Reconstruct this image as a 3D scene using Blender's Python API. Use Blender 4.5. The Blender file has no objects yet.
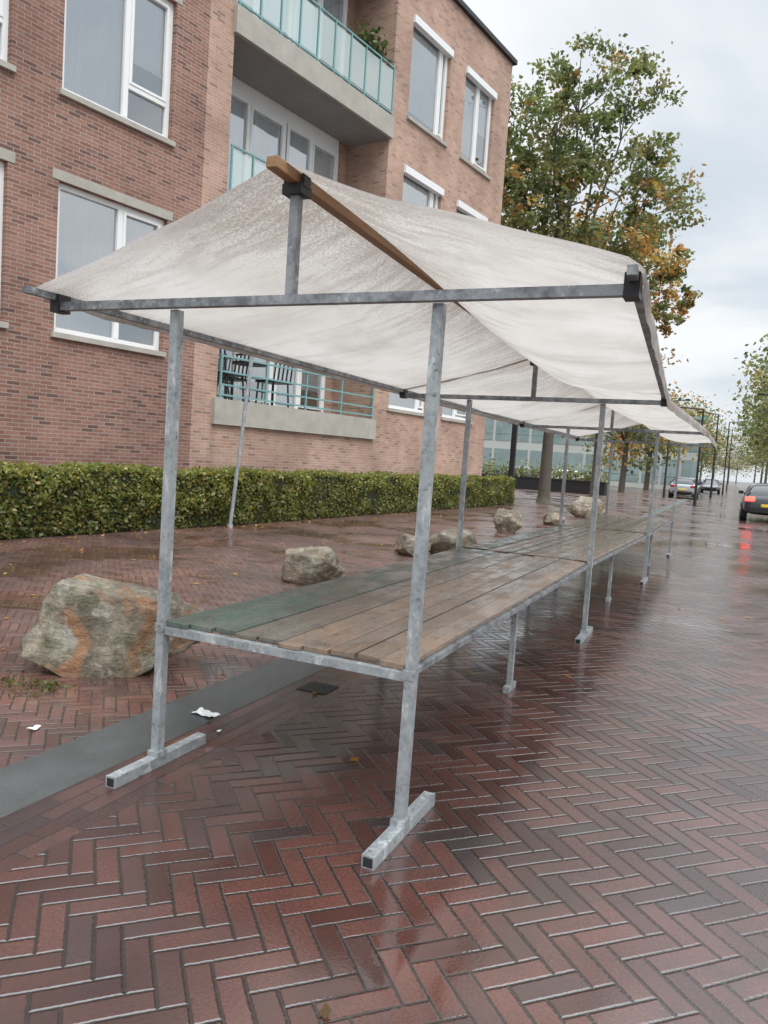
import bpy, numpy as np, math, random
from mathutils import Vector, noise, Matrix
random.seed(3); rng=np.random.default_rng(5)
S=bpy.context.scene
S.view_settings.view_transform='Standard'
try: S.view_settings.look='None'
except Exception: pass
S.view_settings.exposure=0
COL=S.collection

# ------------------------------------------------------------ helpers
def link(o,parent=None):
    COL.objects.link(o)
    if parent is not None: o.parent=parent
    return o
def empty(name,loc=(0,0,0),rz=0):
    e=bpy.data.objects.new(name,None); e.location=loc; e.rotation_euler=(0,0,rz); COL.objects.link(e); return e
class NB:
    def __init__(s,name):
        s.mat=bpy.data.materials.new(name); s.mat.use_nodes=True; s.nt=s.mat.node_tree
        s.nt.nodes.clear(); s.out=s.nt.nodes.new('ShaderNodeOutputMaterial')
    def n(s,t,**k):
        x=s.nt.nodes.new(t)
        for a,b in k.items(): setattr(x,a,b)
        return x
    def put(s,sock,v):
        if isinstance(v,bpy.types.NodeSocket): s.nt.links.new(v,sock)
        elif v is not None:
            if isinstance(v,(tuple,list)) and len(v)==3 and sock.type=='RGBA': v=(*v,1)
            sock.default_value=v
    def m(s,op,a,b=None,c=None,clamp=False):
        x=s.n('ShaderNodeMath',operation=op,use_clamp=clamp)
        s.put(x.inputs[0],a)
        if b is not None: s.put(x.inputs[1],b)
        if c is not None: s.put(x.inputs[2],c)
        return x.outputs[0]
    def mix(s,f,a,b,mode='MIX'):
        x=s.n('ShaderNodeMix',data_type='RGBA',blend_type=mode)
        s.put(x.inputs[0],f); s.put(x.inputs[6],a); s.put(x.inputs[7],b); return x.outputs[2]
    def ramp(s,f,a,b,lo=0.0,hi=1.0,smooth=True):
        x=s.n('ShaderNodeMapRange'); 
        if smooth: x.interpolation_type='SMOOTHSTEP'
        s.put(x.inputs[0],f); x.inputs[1].default_value=a; x.inputs[2].default_value=b
        s.put(x.inputs[3],lo); s.put(x.inputs[4],hi); return x.outputs[0]
    def obj(s): return s.n('ShaderNodeTexCoord').outputs['Object']
    def mapv(s,v,scale=(1,1,1),rot=(0,0,0),loc=(0,0,0)):
        x=s.n('ShaderNodeMapping'); s.put(x.inputs[0],v); x.inputs[1].default_value=loc; x.inputs[2].default_value=rot; x.inputs[3].default_value=scale; return x.outputs[0]
    def noise(s,v,scale,detail=4,rough=.55,dist=0):
        x=s.n('ShaderNodeTexNoise'); s.put(x.inputs['Vector'],v); x.inputs['Scale'].default_value=scale
        x.inputs['Detail'].default_value=detail; x.inputs['Roughness'].default_value=rough; x.inputs['Distortion'].default_value=dist; return x.outputs['Fac']
    def attr(s,name='Col'):
        return s.n('ShaderNodeAttribute',attribute_name=name).outputs['Color']
    def bump(s,h,strength=.5,dist=.01,normal=None):
        x=s.n('ShaderNodeBump'); x.inputs['Strength'].default_value=strength; x.inputs['Distance'].default_value=dist; s.put(x.inputs['Height'],h)
        if normal is not None: s.put(x.inputs['Normal'],normal)
        return x.outputs[0]
    def bsdf(s,col,rough=.6,metal=0,spec=.5,normal=None,coat=0,emis=None,es=0,coatr=.03,ior=1.5):
        x=s.n('ShaderNodeBsdfPrincipled'); s.put(x.inputs['Base Color'],col); s.put(x.inputs['Roughness'],rough); s.put(x.inputs['Metallic'],metal)
        s.put(x.inputs['Specular IOR Level'],spec); s.put(x.inputs['Coat Weight'],coat); s.put(x.inputs['Coat Roughness'],coatr); x.inputs['IOR'].default_value=ior
        if normal is not None: s.put(x.inputs['Normal'],normal)
        if emis is not None: s.put(x.inputs['Emission Color'],emis); x.inputs['Emission Strength'].default_value=es
        return x.outputs[0]
    def done(s,sh): s.nt.links.new(sh,s.out.inputs[0]); return s.mat
def simple(name,col,rough=.6,metal=0,var=.15,vs=6,bump=0,coat=0,es=0):
    b=NB(name); v=b.obj(); f=b.noise(v,vs,4)
    c=b.mix(f,tuple(x*(1-var) for x in col),tuple(min(1,x*(1+var)) for x in col))
    nrm=b.bump(b.noise(v,vs*6,3),bump,.01) if bump else None
    return b.done(b.bsdf(c,b.ramp(f,.3,.7,max(.02,rough-.08),rough+.08),metal,.5,nrm,coat,col if es else None,es))

class MB:
    def __init__(s): s.v=[];s.f=[];s.mi=[];s.c=[]
    def box(s,x0,x1,y0,y1,z0,z1,mi=0,col=(1,1,1)):
        k=len(s.v)
        s.v+=[(x0,y0,z0),(x1,y0,z0),(x1,y1,z0),(x0,y1,z0),(x0,y0,z1),(x1,y0,z1),(x1,y1,z1),(x0,y1,z1)]
        for q in [(0,3,2,1),(4,5,6,7),(0,1,5,4),(1,2,6,5),(2,3,7,6),(3,0,4,7)]:
            s.f.append(tuple(k+i for i in q)); s.mi.append(mi); s.c.append(col)
    def quad(s,a,b,c,d,mi=0,col=(1,1,1)):
        k=len(s.v); s.v+=[a,b,c,d]; s.f.append((k,k+1,k+2,k+3)); s.mi.append(mi); s.c.append(col)
    def tube(s,pts,rad,n=6,mi=0,col=(1,1,1),cap=True):
        k=len(s.v); P=[Vector(p) for p in pts]
        ref=Vector((0,0,1))
        d0=(P[-1]-P[0]).normalized()
        if abs(d0.z)>.9: ref=Vector((1,0,0))
        for i,p in enumerate(P):
            d=(P[min(i+1,len(P)-1)]-P[max(i-1,0)]).normalized()
            a=d.cross(ref).normalized(); b=d.cross(a).normalized(); r=rad[i] if isinstance(rad,(list,tuple)) else rad
            for j in range(n):
                t=2*math.pi*j/n; q=p+a*(r*math.cos(t))+b*(r*math.sin(t)); s.v.append(tuple(q))
        for i in range(len(P)-1):
            for j in range(n):
                s.f.append((k+i*n+j,k+i*n+(j+1)%n,k+(i+1)*n+(j+1)%n,k+(i+1)*n+j)); s.mi.append(mi); s.c.append(col)
        if cap:
            s.f.append(tuple(k+j for j in range(n))); s.mi.append(mi); s.c.append(col)
            s.f.append(tuple(k+(len(P)-1)*n+j for j in range(n))[::-1]); s.mi.append(mi); s.c.append(col)
    def beam(s,a,b,w,h,mi=0,col=(1,1,1)):
        a=Vector(a);b=Vector(b);d=(b-a).normalized();ref=Vector((0,0,1)) if abs(d.z)<.9 else Vector((0,1,0))
        x=d.cross(ref).normalized()*w/2; y=x.cross(d).normalized()*h/2; k=len(s.v)
        for p in (a,b):
            for sx,sy in((-1,-1),(1,-1),(1,1),(-1,1)): s.v.append(tuple(p+x*sx+y*sy))
        for q in [(0,1,2,3),(7,6,5,4),(0,4,5,1),(1,5,6,2),(2,6,7,3),(3,7,4,0)]:
            s.f.append(tuple(k+i for i in q)); s.mi.append(mi); s.c.append(col)
    def make(s,name,mats,parent=None,bevel=0,smooth=False,loc=(0,0,0)):
        me=bpy.data.meshes.new(name); me.from_pydata(s.v,[],s.f); 
        for m in mats: me.materials.append(m)
        me.polygons.foreach_set('material_index',s.mi)
        ca=me.color_attributes.new('Col','FLOAT_COLOR','CORNER'); L=[]
        for f,c in zip(s.f,s.c): L+= [c[0],c[1],c[2],1]*len(f)
        ca.data.foreach_set('color',L)
        if smooth: me.polygons.foreach_set('use_smooth',[True]*len(s.f))
        me.update(); o=bpy.data.objects.new(name,me); o.location=loc; link(o,parent)
        if bevel:
            b=o.modifiers.new('b','BEVEL'); b.width=bevel; b.segments=2; b.limit_method='ANGLE'
        return o
def quads(name,V,C,mat,parent=None):
    N=len(V)//4; me=bpy.data.meshes.new(name)
    me.from_pydata(V.tolist(),[],np.arange(4*N).reshape(N,4).tolist()); me.materials.append(mat)
    ca=me.color_attributes.new('Col','FLOAT_COLOR','CORNER')
    cc=np.ones((N,4,4),np.float32); cc[:,:,:3]=C[:,None,:]; ca.data.foreach_set('color',cc.ravel()); me.update()
    return link(bpy.data.objects.new(name,me),parent)
def leafquads(P,size,up=.0,flat=False):
    N=len(P); a=rng.normal(size=(N,3)); 
    if flat: a[:,2]*=.15
    a/=np.linalg.norm(a,axis=1)[:,None]
    b=rng.normal(size=(N,3)); 
    if flat: b[:,2]*=.15
    b-=a*(a*b).sum(1)[:,None]; b/=np.linalg.norm(b,axis=1)[:,None]
    s=(size*rng.uniform(.6,1.35,N))[:,None]
    V=np.stack([P-a*s*.5,P+b*s*.33-a*s*.05,P+a*s*.5,P-b*s*.33-a*s*.05],1); return V.reshape(-1,3)

# ------------------------------------------------------------ materials
def herring(b,vec,w,n,ang):
    r=b.mapv(vec,scale=(1/w,1/w,1),rot=(0,0,ang)); sx=b.n('ShaderNodeSeparateXYZ'); b.put(sx.inputs[0],r)
    u,v=sx.outputs[0],sx.outputs[1]
    i=b.m('FLOOR',u); j=b.m('FLOOR',v); fu=b.m('SUBTRACT',u,i); fv=b.m('SUBTRACT',v,j)
    m=b.m('FLOORED_MODULO',b.m('SUBTRACT',i,j),2.0*n); isH=b.m('LESS_THAN',m,n-.5)
    m=b.m('ROUND',m)
    lxh=b.m('ADD',fu,m); p=b.m('SUBTRACT',2.0*n-1,m); lyv=b.m('ADD',fv,p)
    def sel(a,c):
        x=b.n('ShaderNodeMix',data_type='FLOAT'); b.put(x.inputs[0],isH); b.put(x.inputs[2],c); b.put(x.inputs[3],a); return x.outputs[0]
    lon=sel(lxh,lyv); sh=sel(fv,fu)
    e=b.m('MINIMUM',b.m('MINIMUM',lon,b.m('SUBTRACT',float(n),lon)),b.m('MINIMUM',sh,b.m('SUBTRACT',1.0,sh)))
    idx=sel(b.m('SUBTRACT',i,m),b.m('ADD',i,511.0)); idy=sel(j,b.m('SUBTRACT',j,p))
    cb=b.n('ShaderNodeCombineXYZ'); b.put(cb.inputs[0],idx); b.put(cb.inputs[1],idy)
    wn=b.n('ShaderNodeTexWhiteNoise',noise_dimensions='2D'); b.put(wn.inputs[0],cb.outputs[0])
    return e,wn.outputs['Value'],wn.outputs['Color'],lon,sh
def paving(name,w,n,ang,c1,c2,c3,joint,rlo,rhi,wetscale=.5,rows=False,tl=.3,pud=(.60,.68),ior=1.5):
    b=NB(name); v=b.obj()
    wob=b.n('ShaderNodeTexNoise'); b.put(wob.inputs[0],v); wob.inputs['Scale'].default_value=3; wob.inputs['Detail'].default_value=0
    vv=b.n('ShaderNodeVectorMath',operation='MULTIPLY_ADD'); b.put(vv.inputs[0],wob.outputs['Color']); vv.inputs[1].default_value=(.014,.014,0); b.put(vv.inputs[2],v)
    if rows:
        bt=b.n('ShaderNodeTexBrick'); b.put(bt.inputs[0],b.mapv(vv.outputs[0],rot=(0,0,math.pi/2)))
        bt.inputs['Scale'].default_value=1; bt.inputs['Brick Width'].default_value=w*n; bt.inputs['Row Height'].default_value=w
        bt.inputs['Mortar Size'].default_value=.004; bt.inputs['Mortar Smooth'].default_value=.3
        bt.inputs['Color1'].default_value=(0,0,0,1); bt.inputs['Color2'].default_value=(1,1,1,1)
        bt.inputs['Mortar'].default_value=(.5,.5,.5,1)
        rv=b.m('ADD',bt.outputs['Color'],0.0); em=b.m('SUBTRACT',1.0,bt.outputs['Fac']); tilt=0.0
    else:
        e,rv,rc,lon,sh=herring(b,vv.outputs[0],w,n,ang)
        em=b.ramp(b.m('ADD',e,b.m('MULTIPLY_ADD',b.noise(v,60,1),.07,-.035)),.015,.11)
        sc=b.n('ShaderNodeSeparateColor'); b.put(sc.inputs[0],rc)
        tilt=b.m('ADD',b.m('MULTIPLY',b.m('SUBTRACT',sc.outputs[0],.5),lon),b.m('MULTIPLY',b.m('SUBTRACT',sc.outputs[1],.5),b.m('MULTIPLY',sh,2.)))
    c=b.mix(b.ramp(rv,.1,.6),c1,c2); c=b.mix(b.ramp(rv,.8,1.),c,c3)
    fine=b.noise(v,90,2,.7); big=b.noise(v,.9,3,.6)
    c=b.mix(1.0,c,b.mix(fine,(.45,.45,.45),(1.5,1.45,1.45)),'MULTIPLY')
    c=b.mix(1.0,c,b.mix(b.ramp(big,.3,.7),(.62,.64,.67),(1.3,1.24,1.2)),'MULTIPLY')
    c=b.mix(b.m('MULTIPLY',b.ramp(b.noise(v,2.3,4,.7),.48,.70),.5),c,(joint[0]*1.7,joint[1]*1.6,joint[2]*1.5))
    c=b.mix(em,joint,c)
    wn=b.noise(v,wetscale,3,.6,.4)
    wet=b.ramp(wn,.62,.40)
    rr=b.m('MULTIPLY_ADD',wet,rhi-rlo,rlo); rr=b.m('ADD',rr,b.m('MULTIPLY',b.m('SUBTRACT',fine,.5),.12))
    rr=b.m('ADD',rr,b.m('MULTIPLY',rv,.06))
    pu=b.ramp(wn,*pud)
    rr=b.m('MULTIPLY',rr,b.m('MULTIPLY_ADD',pu,-.7,1.0))
    h=b.m('ADD',em,b.m('MULTIPLY',fine,.12)); 
    if not rows: h=b.m('ADD',h,b.m('MULTIPLY',tilt,tl))
    h=b.m('MULTIPLY',h,b.m('MULTIPLY_ADD',pu,-.8,1.0))
    nr=b.bump(h,.6,.006)
    return b.done(b.bsdf(c,rr,0,.9,nr,ior=ior))
M_road=paving('wet_herringbone_brick',.080,3,math.radians(45),(.062,.029,.024),(.105,.047,.038),(.046,.033,.032),(.024,.021,.019),.09,.25,.5,tl=.45,ior=1.68,pud=(.57,.66))
M_side=paving('sidewalk_brick',.068,3,math.radians(45),(.12,.062,.051),(.165,.088,.073),(.09,.055,.048),(.042,.037,.032),.13,.34,.7,pud=(.53,.585),ior=1.55)
M_rows=paving('edge_course_brick',.080,3,0,(.068,.034,.028),(.11,.052,.043),(.052,.033,.031),(.024,.021,.019),.11,.3,.6,rows=True,ior=1.6)
def asph(name,c,r1,r2):
    b=NB(name); v=b.obj(); f=b.noise(v,160,2,.8); g=b.noise(v,3,4)
    col=b.mix(f,tuple(x*.4 for x in c),tuple(x*1.9 for x in c)); col=b.mix(1.,col,b.mix(g,(.55,.55,.55),(1.4,1.4,1.37)),'MULTIPLY')
    return b.done(b.bsdf(col,b.ramp(g,.35,.65,r1,r2),0,.5,b.bump(f,.9,.008)))
M_strip=asph('grey_asphalt',(.085,.09,.09),.28,.5)
M_ground=asph('far_asphalt',(.06,.06,.06),.2,.4)
b=NB('galvanised_steel'); v=b.obj()
vo=b.n('ShaderNodeTexVoronoi'); b.put(vo.inputs[0],v); vo.inputs['Scale'].default_value=45
c=b.mix(b.ramp(b.noise(v,7,4,.7),.3,.7),(.18,.205,.22),(.37,.40,.41)); c=b.mix(b.m('MULTIPLY',vo.outputs['Distance'],.8),c,(.43,.46,.47))
c=b.mix(b.m('MULTIPLY',b.ramp(b.noise(b.mapv(v,scale=(1,1,.35)),19,4,.7),.54,.66),.75),c,(.63,.65,.65))
c=b.mix(b.m('MULTIPLY',b.ramp(b.noise(v,26,4,.75),.58,.70),.8),c,(.10,.09,.08))
M_galv=b.done(b.bsdf(c,b.ramp(b.noise(v,20,2),.3,.7,.32,.6),.35,.5,b.bump(b.noise(v,60,2),.3,.003)))
b=NB('weathered_steel'); v=b.obj(); c=b.mix(b.ramp(b.noise(v,9,4,.7),.35,.62),(.14,.15,.16),(.32,.34,.355)); c=b.mix(b.m('MULTIPLY',b.ramp(b.noise(v,24,4,.75),.58,.7),.7),c,(.56,.57,.55))
M_dark=b.done(b.bsdf(c,.45,.4,.5,b.bump(b.noise(v,50,2),.3,.003)))
M_black=simple('black_clamp',(.02,.02,.022),.45)
# canopy cloth
b=NB('canopy_cloth'); v=b.obj(); a=b.attr('Col'); sc=b.n('ShaderNodeSeparateColor'); b.put(sc.inputs[0],a)
ridge=sc.outputs[0]
st=b.noise(b.mapv(v,scale=(1,.35,1)),3.2,3,.55,.6); sp=b.noise(v,85,2,.7); sp2=b.noise(b.mapv(v,scale=(.6,3.2,.6),rot=(0,0,.25)),5,4,.6,.5)
lg=b.noise(v,1.5,4,.6,.5)
base=b.mix(st,(.56,.52,.475),(.68,.655,.62))
base=b.mix(b.m('MULTIPLY',b.ramp(lg,.40,.68),.5),base,(.42,.38,.34))
msk=b.m('MULTIPLY',b.ramp(b.m('ADD',sp,b.m('MULTIPLY',ridge,.17)),.55,.74),b.m('MULTIPLY_ADD',ridge,.55,.06))
base=b.mix(msk,base,(.23,.165,.125))
base=b.mix(b.m('MULTIPLY',b.ramp(b.m('ADD',sp2,b.m('MULTIPLY',ridge,.14)),.50,.76),b.m('MULTIPLY_ADD',ridge,.45,.22)),base,(.33,.285,.25))
base=b.mix(b.m('MULTIPLY',sc.outputs[1],.55),base,(.27,.24,.22))
nr=b.bump(b.noise(b.mapv(v,scale=(1,2,1),rot=(0,0,.5)),2,1,.5,.5),.5,.04)
d=b.n('ShaderNodeBsdfDiffuse'); b.put(d.inputs[0],base); b.put(d.inputs['Normal'],nr)
t=b.n('ShaderNodeBsdfTranslucent'); b.put(t.inputs[0],base); b.put(t.inputs['Normal'],nr)
mx=b.n('ShaderNodeMixShader'); mx.inputs[0].default_value=.52; b.put(mx.inputs[1],d.outputs[0]); b.put(mx.inputs[2],t.outputs[0])
M_cloth=b.done(mx.outputs[0])
# planks
b=NB('wet_planks'); v=b.obj(); a=b.attr('Col')
gr=b.noise(b.mapv(v,scale=(60,2.2,20)),1,5,.7,.4); 
c=b.mix(1.,a,b.mix(gr,(.3,.29,.28),(1.8,1.75,1.7)),'MULTIPLY')
blot=b.ramp(b.noise(b.mapv(v,scale=(3,1,1)),1.8,4,.7),.40,.64)
c=b.mix(b.m('MULTIPLY',blot,.55),c,(.165,.155,.14)); c=b.mix(b.m('MULTIPLY',b.ramp(b.noise(v,7,4,.75),.50,.68),.55),c,(.055,.056,.045))
M_plank=b.done(b.bsdf(c,b.ramp(b.noise(b.mapv(v,scale=(2,1,1)),3,3,.6),.35,.65,.13,.40),0,.65,b.bump(gr,.5,.004)))
b=NB('ridge_beam_wood'); v=b.obj(); gr=b.noise(b.mapv(v,scale=(30,1.2,30)),1.5,5,.7,.5)
c=b.mix(gr,(.14,.065,.026),(.40,.22,.10)); M_beam=b.done(b.bsdf(c,.5,0,.5,b.bump(gr,.3,.004)))
# building brick
def brick(name,c1,c2,mort,dark):
    b=NB(name); v=b.obj(); s=b.n('ShaderNodeSeparateXYZ'); b.put(s.inputs[0],v); cb=b.n('ShaderNodeCombineXYZ')
    b.put(cb.inputs[0],b.m('ADD',s.outputs[0],s.outputs[1])); b.put(cb.inputs[1],s.outputs[2])
    bt=b.n('ShaderNodeTexBrick'); b.put(bt.inputs[0],cb.outputs[0]); bt.inputs['Scale'].default_value=1
    bt.inputs['Brick Width'].default_value=.235; bt.inputs['Row Height'].default_value=.069; bt.inputs['Mortar Size'].default_value=.0075; bt.inputs['Mortar Smooth'].default_value=.2
    bt.inputs['Bias'].default_value=0
    bt.inputs['Color1'].default_value=(0,0,0,1); bt.inputs['Color2'].default_value=(1,1,1,1); bt.inputs['Mortar'].default_value=(.5,.5,.5,1)
    rv=b.m('ADD',bt.outputs['Color'],0.)
    c=b.mix(rv,c1,c2); c=b.mix(b.ramp(rv,.82,.95),c,dark)
    c=b.mix(bt.outputs['Fac'],c,mort)
    c=b.mix(1.,c,b.mix(b.ramp(b.noise(v,.55,4,.65),.3,.7),(.80,.79,.78),(1.15,1.14,1.13)),'MULTIPLY')
    c=b.mix(b.m('MULTIPLY',b.ramp(b.noise(b.mapv(v,scale=(2,2,.25)),1.,4,.7),.55,.75),.3),c,(.14,.10,.085))
    return b.done(b.bsdf(c,.85,0,.3))
M_b1=brick('red_brown_brick',(.225,.11,.083),(.335,.18,.135),(.33,.29,.255),(.15,.083,.07))
M_b2=brick('pale_red_brick',(.40,.24,.175),(.50,.325,.25),(.46,.40,.345),(.30,.185,.145))
M_conc=simple('concrete',(.40,.38,.33),.85,0,.3,3,.3)
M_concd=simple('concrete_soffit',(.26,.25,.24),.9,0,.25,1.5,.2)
M_white=simple('white_frame',(.82,.83,.82),.35,0,.04,3)
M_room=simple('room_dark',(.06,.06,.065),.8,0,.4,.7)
b=NB('curtain'); v=b.obj(); M_curt=b.done(b.bsdf(b.mix(b.noise(b.mapv(v,scale=(14,1,.3)),1,2),(.76,.79,.82),(.90,.91,.92)),.9))
b=NB('window_glass'); v=b.obj(); t=b.n('ShaderNodeBsdfTransparent'); t.inputs[0].default_value=(.95,.97,.97,1)
g=b.n('ShaderNodeBsdfGlossy'); g.inputs['Roughness'].default_value=.02; g.inputs[0].default_value=(.97,.99,1,1); b.put(g.inputs['Normal'],b.bump(b.noise(v,1.1,1),.25,.03))
fr=b.n('ShaderNodeFresnel'); fr.inputs[0].default_value=1.8; mx=b.n('ShaderNodeMixShader'); b.put(mx.inputs[0],b.m('MULTIPLY_ADD',fr.outputs[0],1.0,.30,clamp=True)); b.put(mx.inputs[1],t.outputs[0]); b.put(mx.inputs[2],g.outputs[0]); M_glass=b.done(mx.outputs[0])
b=NB('balcony_glass'); t=b.n('ShaderNodeBsdfTransparent'); t.inputs[0].default_value=(.8,.9,.88,1)
g=b.bsdf((.62,.72,.71),.15); mx=b.n('ShaderNodeMixShader'); mx.inputs[0].default_value=.65; b.put(mx.inputs[1],t.outputs[0]); b.put(mx.inputs[2],g); M_bglass=b.done(mx.outputs[0])
M_teal=simple('teal_rail',(.18,.36,.36),.4)
def leafmat(name,tr=.4):
    b=NB(name); a=b.attr('Col'); d=b.n('ShaderNodeBsdfDiffuse'); b.put(d.inputs[0],a); t=b.n('ShaderNodeBsdfTranslucent'); b.put(t.inputs[0],b.mix(1.,a,(1.4,1.4,.9),'MULTIPLY'))
    mx=b.n('ShaderNodeMixShader'); mx.inputs[0].default_value=tr; b.put(mx.inputs[1],d.outputs[0]); b.put(mx.inputs[2],t.outputs[0])
    g=b.n('ShaderNodeBsdfGlossy'); g.inputs['Roughness'].default_value=.4; m2=b.n('ShaderNodeMixShader'); m2.inputs[0].default_value=.035; b.put(m2.inputs[1],mx.outputs[0]); b.put(m2.inputs[2],g.outputs[0]); return b.done(m2.outputs[0])
M_leaf=leafmat('leaves')
M_bark=simple('bark',(.10,.085,.068),.85,0,.5,5,.6)
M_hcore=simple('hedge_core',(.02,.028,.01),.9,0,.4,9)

# ------------------------------------------------------------ world, sun, camera
W=bpy.data.worlds.new('World'); S.world=W; W.use_nodes=True; nt=W.node_tree; nt.nodes.clear()
wb=NB.__new__(NB); wb.nt=nt; wo=nt.nodes.new('ShaderNodeOutputWorld')
sky=wb.n('ShaderNodeTexSky',sky_type='NISHITA'); sky.sun_disc=False; sky.sun_elevation=math.radians(48); sky.sun_rotation=math.radians(130); sky.air_density=1.2; sky.dust_density=3
bg1=wb.n('ShaderNodeBackground'); wb.put(bg1.inputs[0],sky.outputs[0]); bg1.inputs[1].default_value=.1
tc=wb.n('ShaderNodeTexCoord').outputs['Generated']; sx=wb.n('ShaderNodeSeparateXYZ'); wb.put(sx.inputs[0],tc); z=sx.outputs[2]
zz=wb.m('ADD',wb.m('MAXIMUM',z,0.),.22); cb=wb.n('ShaderNodeCombineXYZ'); wb.put(cb.inputs[0],wb.m('DIVIDE',sx.outputs[0],zz)); wb.put(cb.inputs[1],wb.m('DIVIDE',sx.outputs[1],zz))
n1=wb.noise(wb.mapv(cb.outputs[0],loc=(.6,.35,0)),.95,5,.5,.3)
cl=wb.mix(wb.ramp(n1,.36,.58),(.68,.76,.84),(1.02,1.04,1.06))
cl=wb.mix(wb.ramp(z,0.,.2,.6,0.),cl,(.84,.90,.95))
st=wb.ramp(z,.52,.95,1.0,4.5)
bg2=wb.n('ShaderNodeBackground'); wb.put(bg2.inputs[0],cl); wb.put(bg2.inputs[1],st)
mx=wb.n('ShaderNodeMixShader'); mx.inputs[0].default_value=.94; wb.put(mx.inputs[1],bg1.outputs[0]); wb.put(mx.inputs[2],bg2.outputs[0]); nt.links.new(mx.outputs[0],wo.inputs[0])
sl=bpy.data.lights.new('sun','SUN'); sl.energy=1.3; sl.angle=math.radians(30); sl.color=(1,.985,.96); so=bpy.data.objects.new('sun',sl); link(so)
az=math.radians(130); el=math.radians(48)
dr=Vector((math.sin(az)*math.cos(el),math.cos(az)*math.cos(el),math.sin(el))); so.rotation_euler=dr.to_track_quat('Z','Y').to_euler()

yaw,pit,rol,F=-.4249,-.0723,.0663,759.6
fw=Vector((math.sin(yaw)*math.cos(pit),math.cos(yaw)*math.cos(pit),math.sin(pit))); r0=Vector((math.cos(yaw),-math.sin(yaw),0)); u0=r0.cross(fw)
r=r0*math.cos(rol)+u0*math.sin(rol); u=-r0*math.sin(rol)+u0*math.cos(rol)
cam=bpy.data.cameras.new('camera'); co=bpy.data.objects.new('camera',cam); link(co); S.camera=co
mt=Matrix((r,u,-fw)).transposed().to_4x4(); mt.translation=Vector((1.0711,-2.7184,1.4935)); co.matrix_world=mt
cam.sensor_fit='VERTICAL'; cam.sensor_height=24; cam.lens=24*F/1024; cam.clip_end=2000; cam.clip_start=.05

# ------------------------------------------------------------ ground
def sheet(name,x0,x1,y0,y1,z,mat):
    m=MB(); m.quad((x0,y0,z),(x1,y0,z),(x1,y1,z),(x0,y1,z)); return m.make(name,[mat])
sheet('ground',-600,600,-200,900,-.004,M_ground)
sheet('road',-1.05,14,-8,320,0,M_road)
sheet('brick_edge_course',-1.38,-1.05,-8,90,.0,M_rows)
sheet('asphalt_strip',-1.76,-1.38,-8,90,.001,M_strip)
sheet('sidewalk',-60,-1.76,-8,90,0,M_side)

# ------------------------------------------------------------ market stalls
frames=[dict(y=0,x=0,W=1.229,al=.67,ar=.715,h=.47,H=2.1),dict(y=4.14,x=0,W=1.229,al=.66,ar=.50,h=.36,H=2.1),
        dict(y=8.25,x=.10,W=1.2,al=.66,ar=.6,h=.38,H=2.08),dict(y=12.4,x=.14,W=1.2,al=.66,ar=.6,h=.38,H=2.08)]
def frame(m,f,y):
    x=f['x'];W_=f['W'];H=f['H']
    lean=[random.uniform(-.012,.012) for _ in range(2)]
    if y==0: lean=[.015,.0]
    for X,l in((x,lean[0]),(x-W_,lean[1])):
        m.beam((X,y,.05),(X+l,y,H-.02),.042,.042,0)
        m.box(X-.026,X+.026,y-.29,y+.33,.001,.051,0)
        m.box(X-.031,X+.031,y-.032,y+.032,.048,.075,0)
        for yy in (y-.291,y+.331): m.box(X-.019,X+.019,min(yy,yy+(.001 if yy>y else -.001)),max(yy,yy+(.001 if yy>y else -.001)),.008,.044,2)
    m.beam((x-W_-f['al'],y-.045,H),(x+f['ar'],y-.045,H),.038,.038,1)
    xc=x-W_/2
    m.beam((xc,y-.045,H+.02),(xc,y-.045,H+f['h']-.03),.038,.038,1)
    m.box(xc-.045,xc+.045,y-.085,y-.005,H+f['h']-.06,H+f['h']-.02,2)
    m.box(xc-.048,xc-.034,y-.07,y-.02,H+f['h']-.03,H+f['h']+.03,2); m.box(xc+.034,xc+.048,y-.07,y-.02,H+f['h']-.03,H+f['h']+.03,2)
    for X in (x-W_-f['al'],x+f['ar']):
        m.box(X-.026,X+.026,y-.075,y+.0,H-.028,H+.055,2)
    m.box(x-W_+.0,x,y-.018,y+.018,.625,.66,0)
    for X in (x,x-W_): m.box(X-.025,X+.025,y-.025,y+.025,.635,.672,0)
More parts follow.
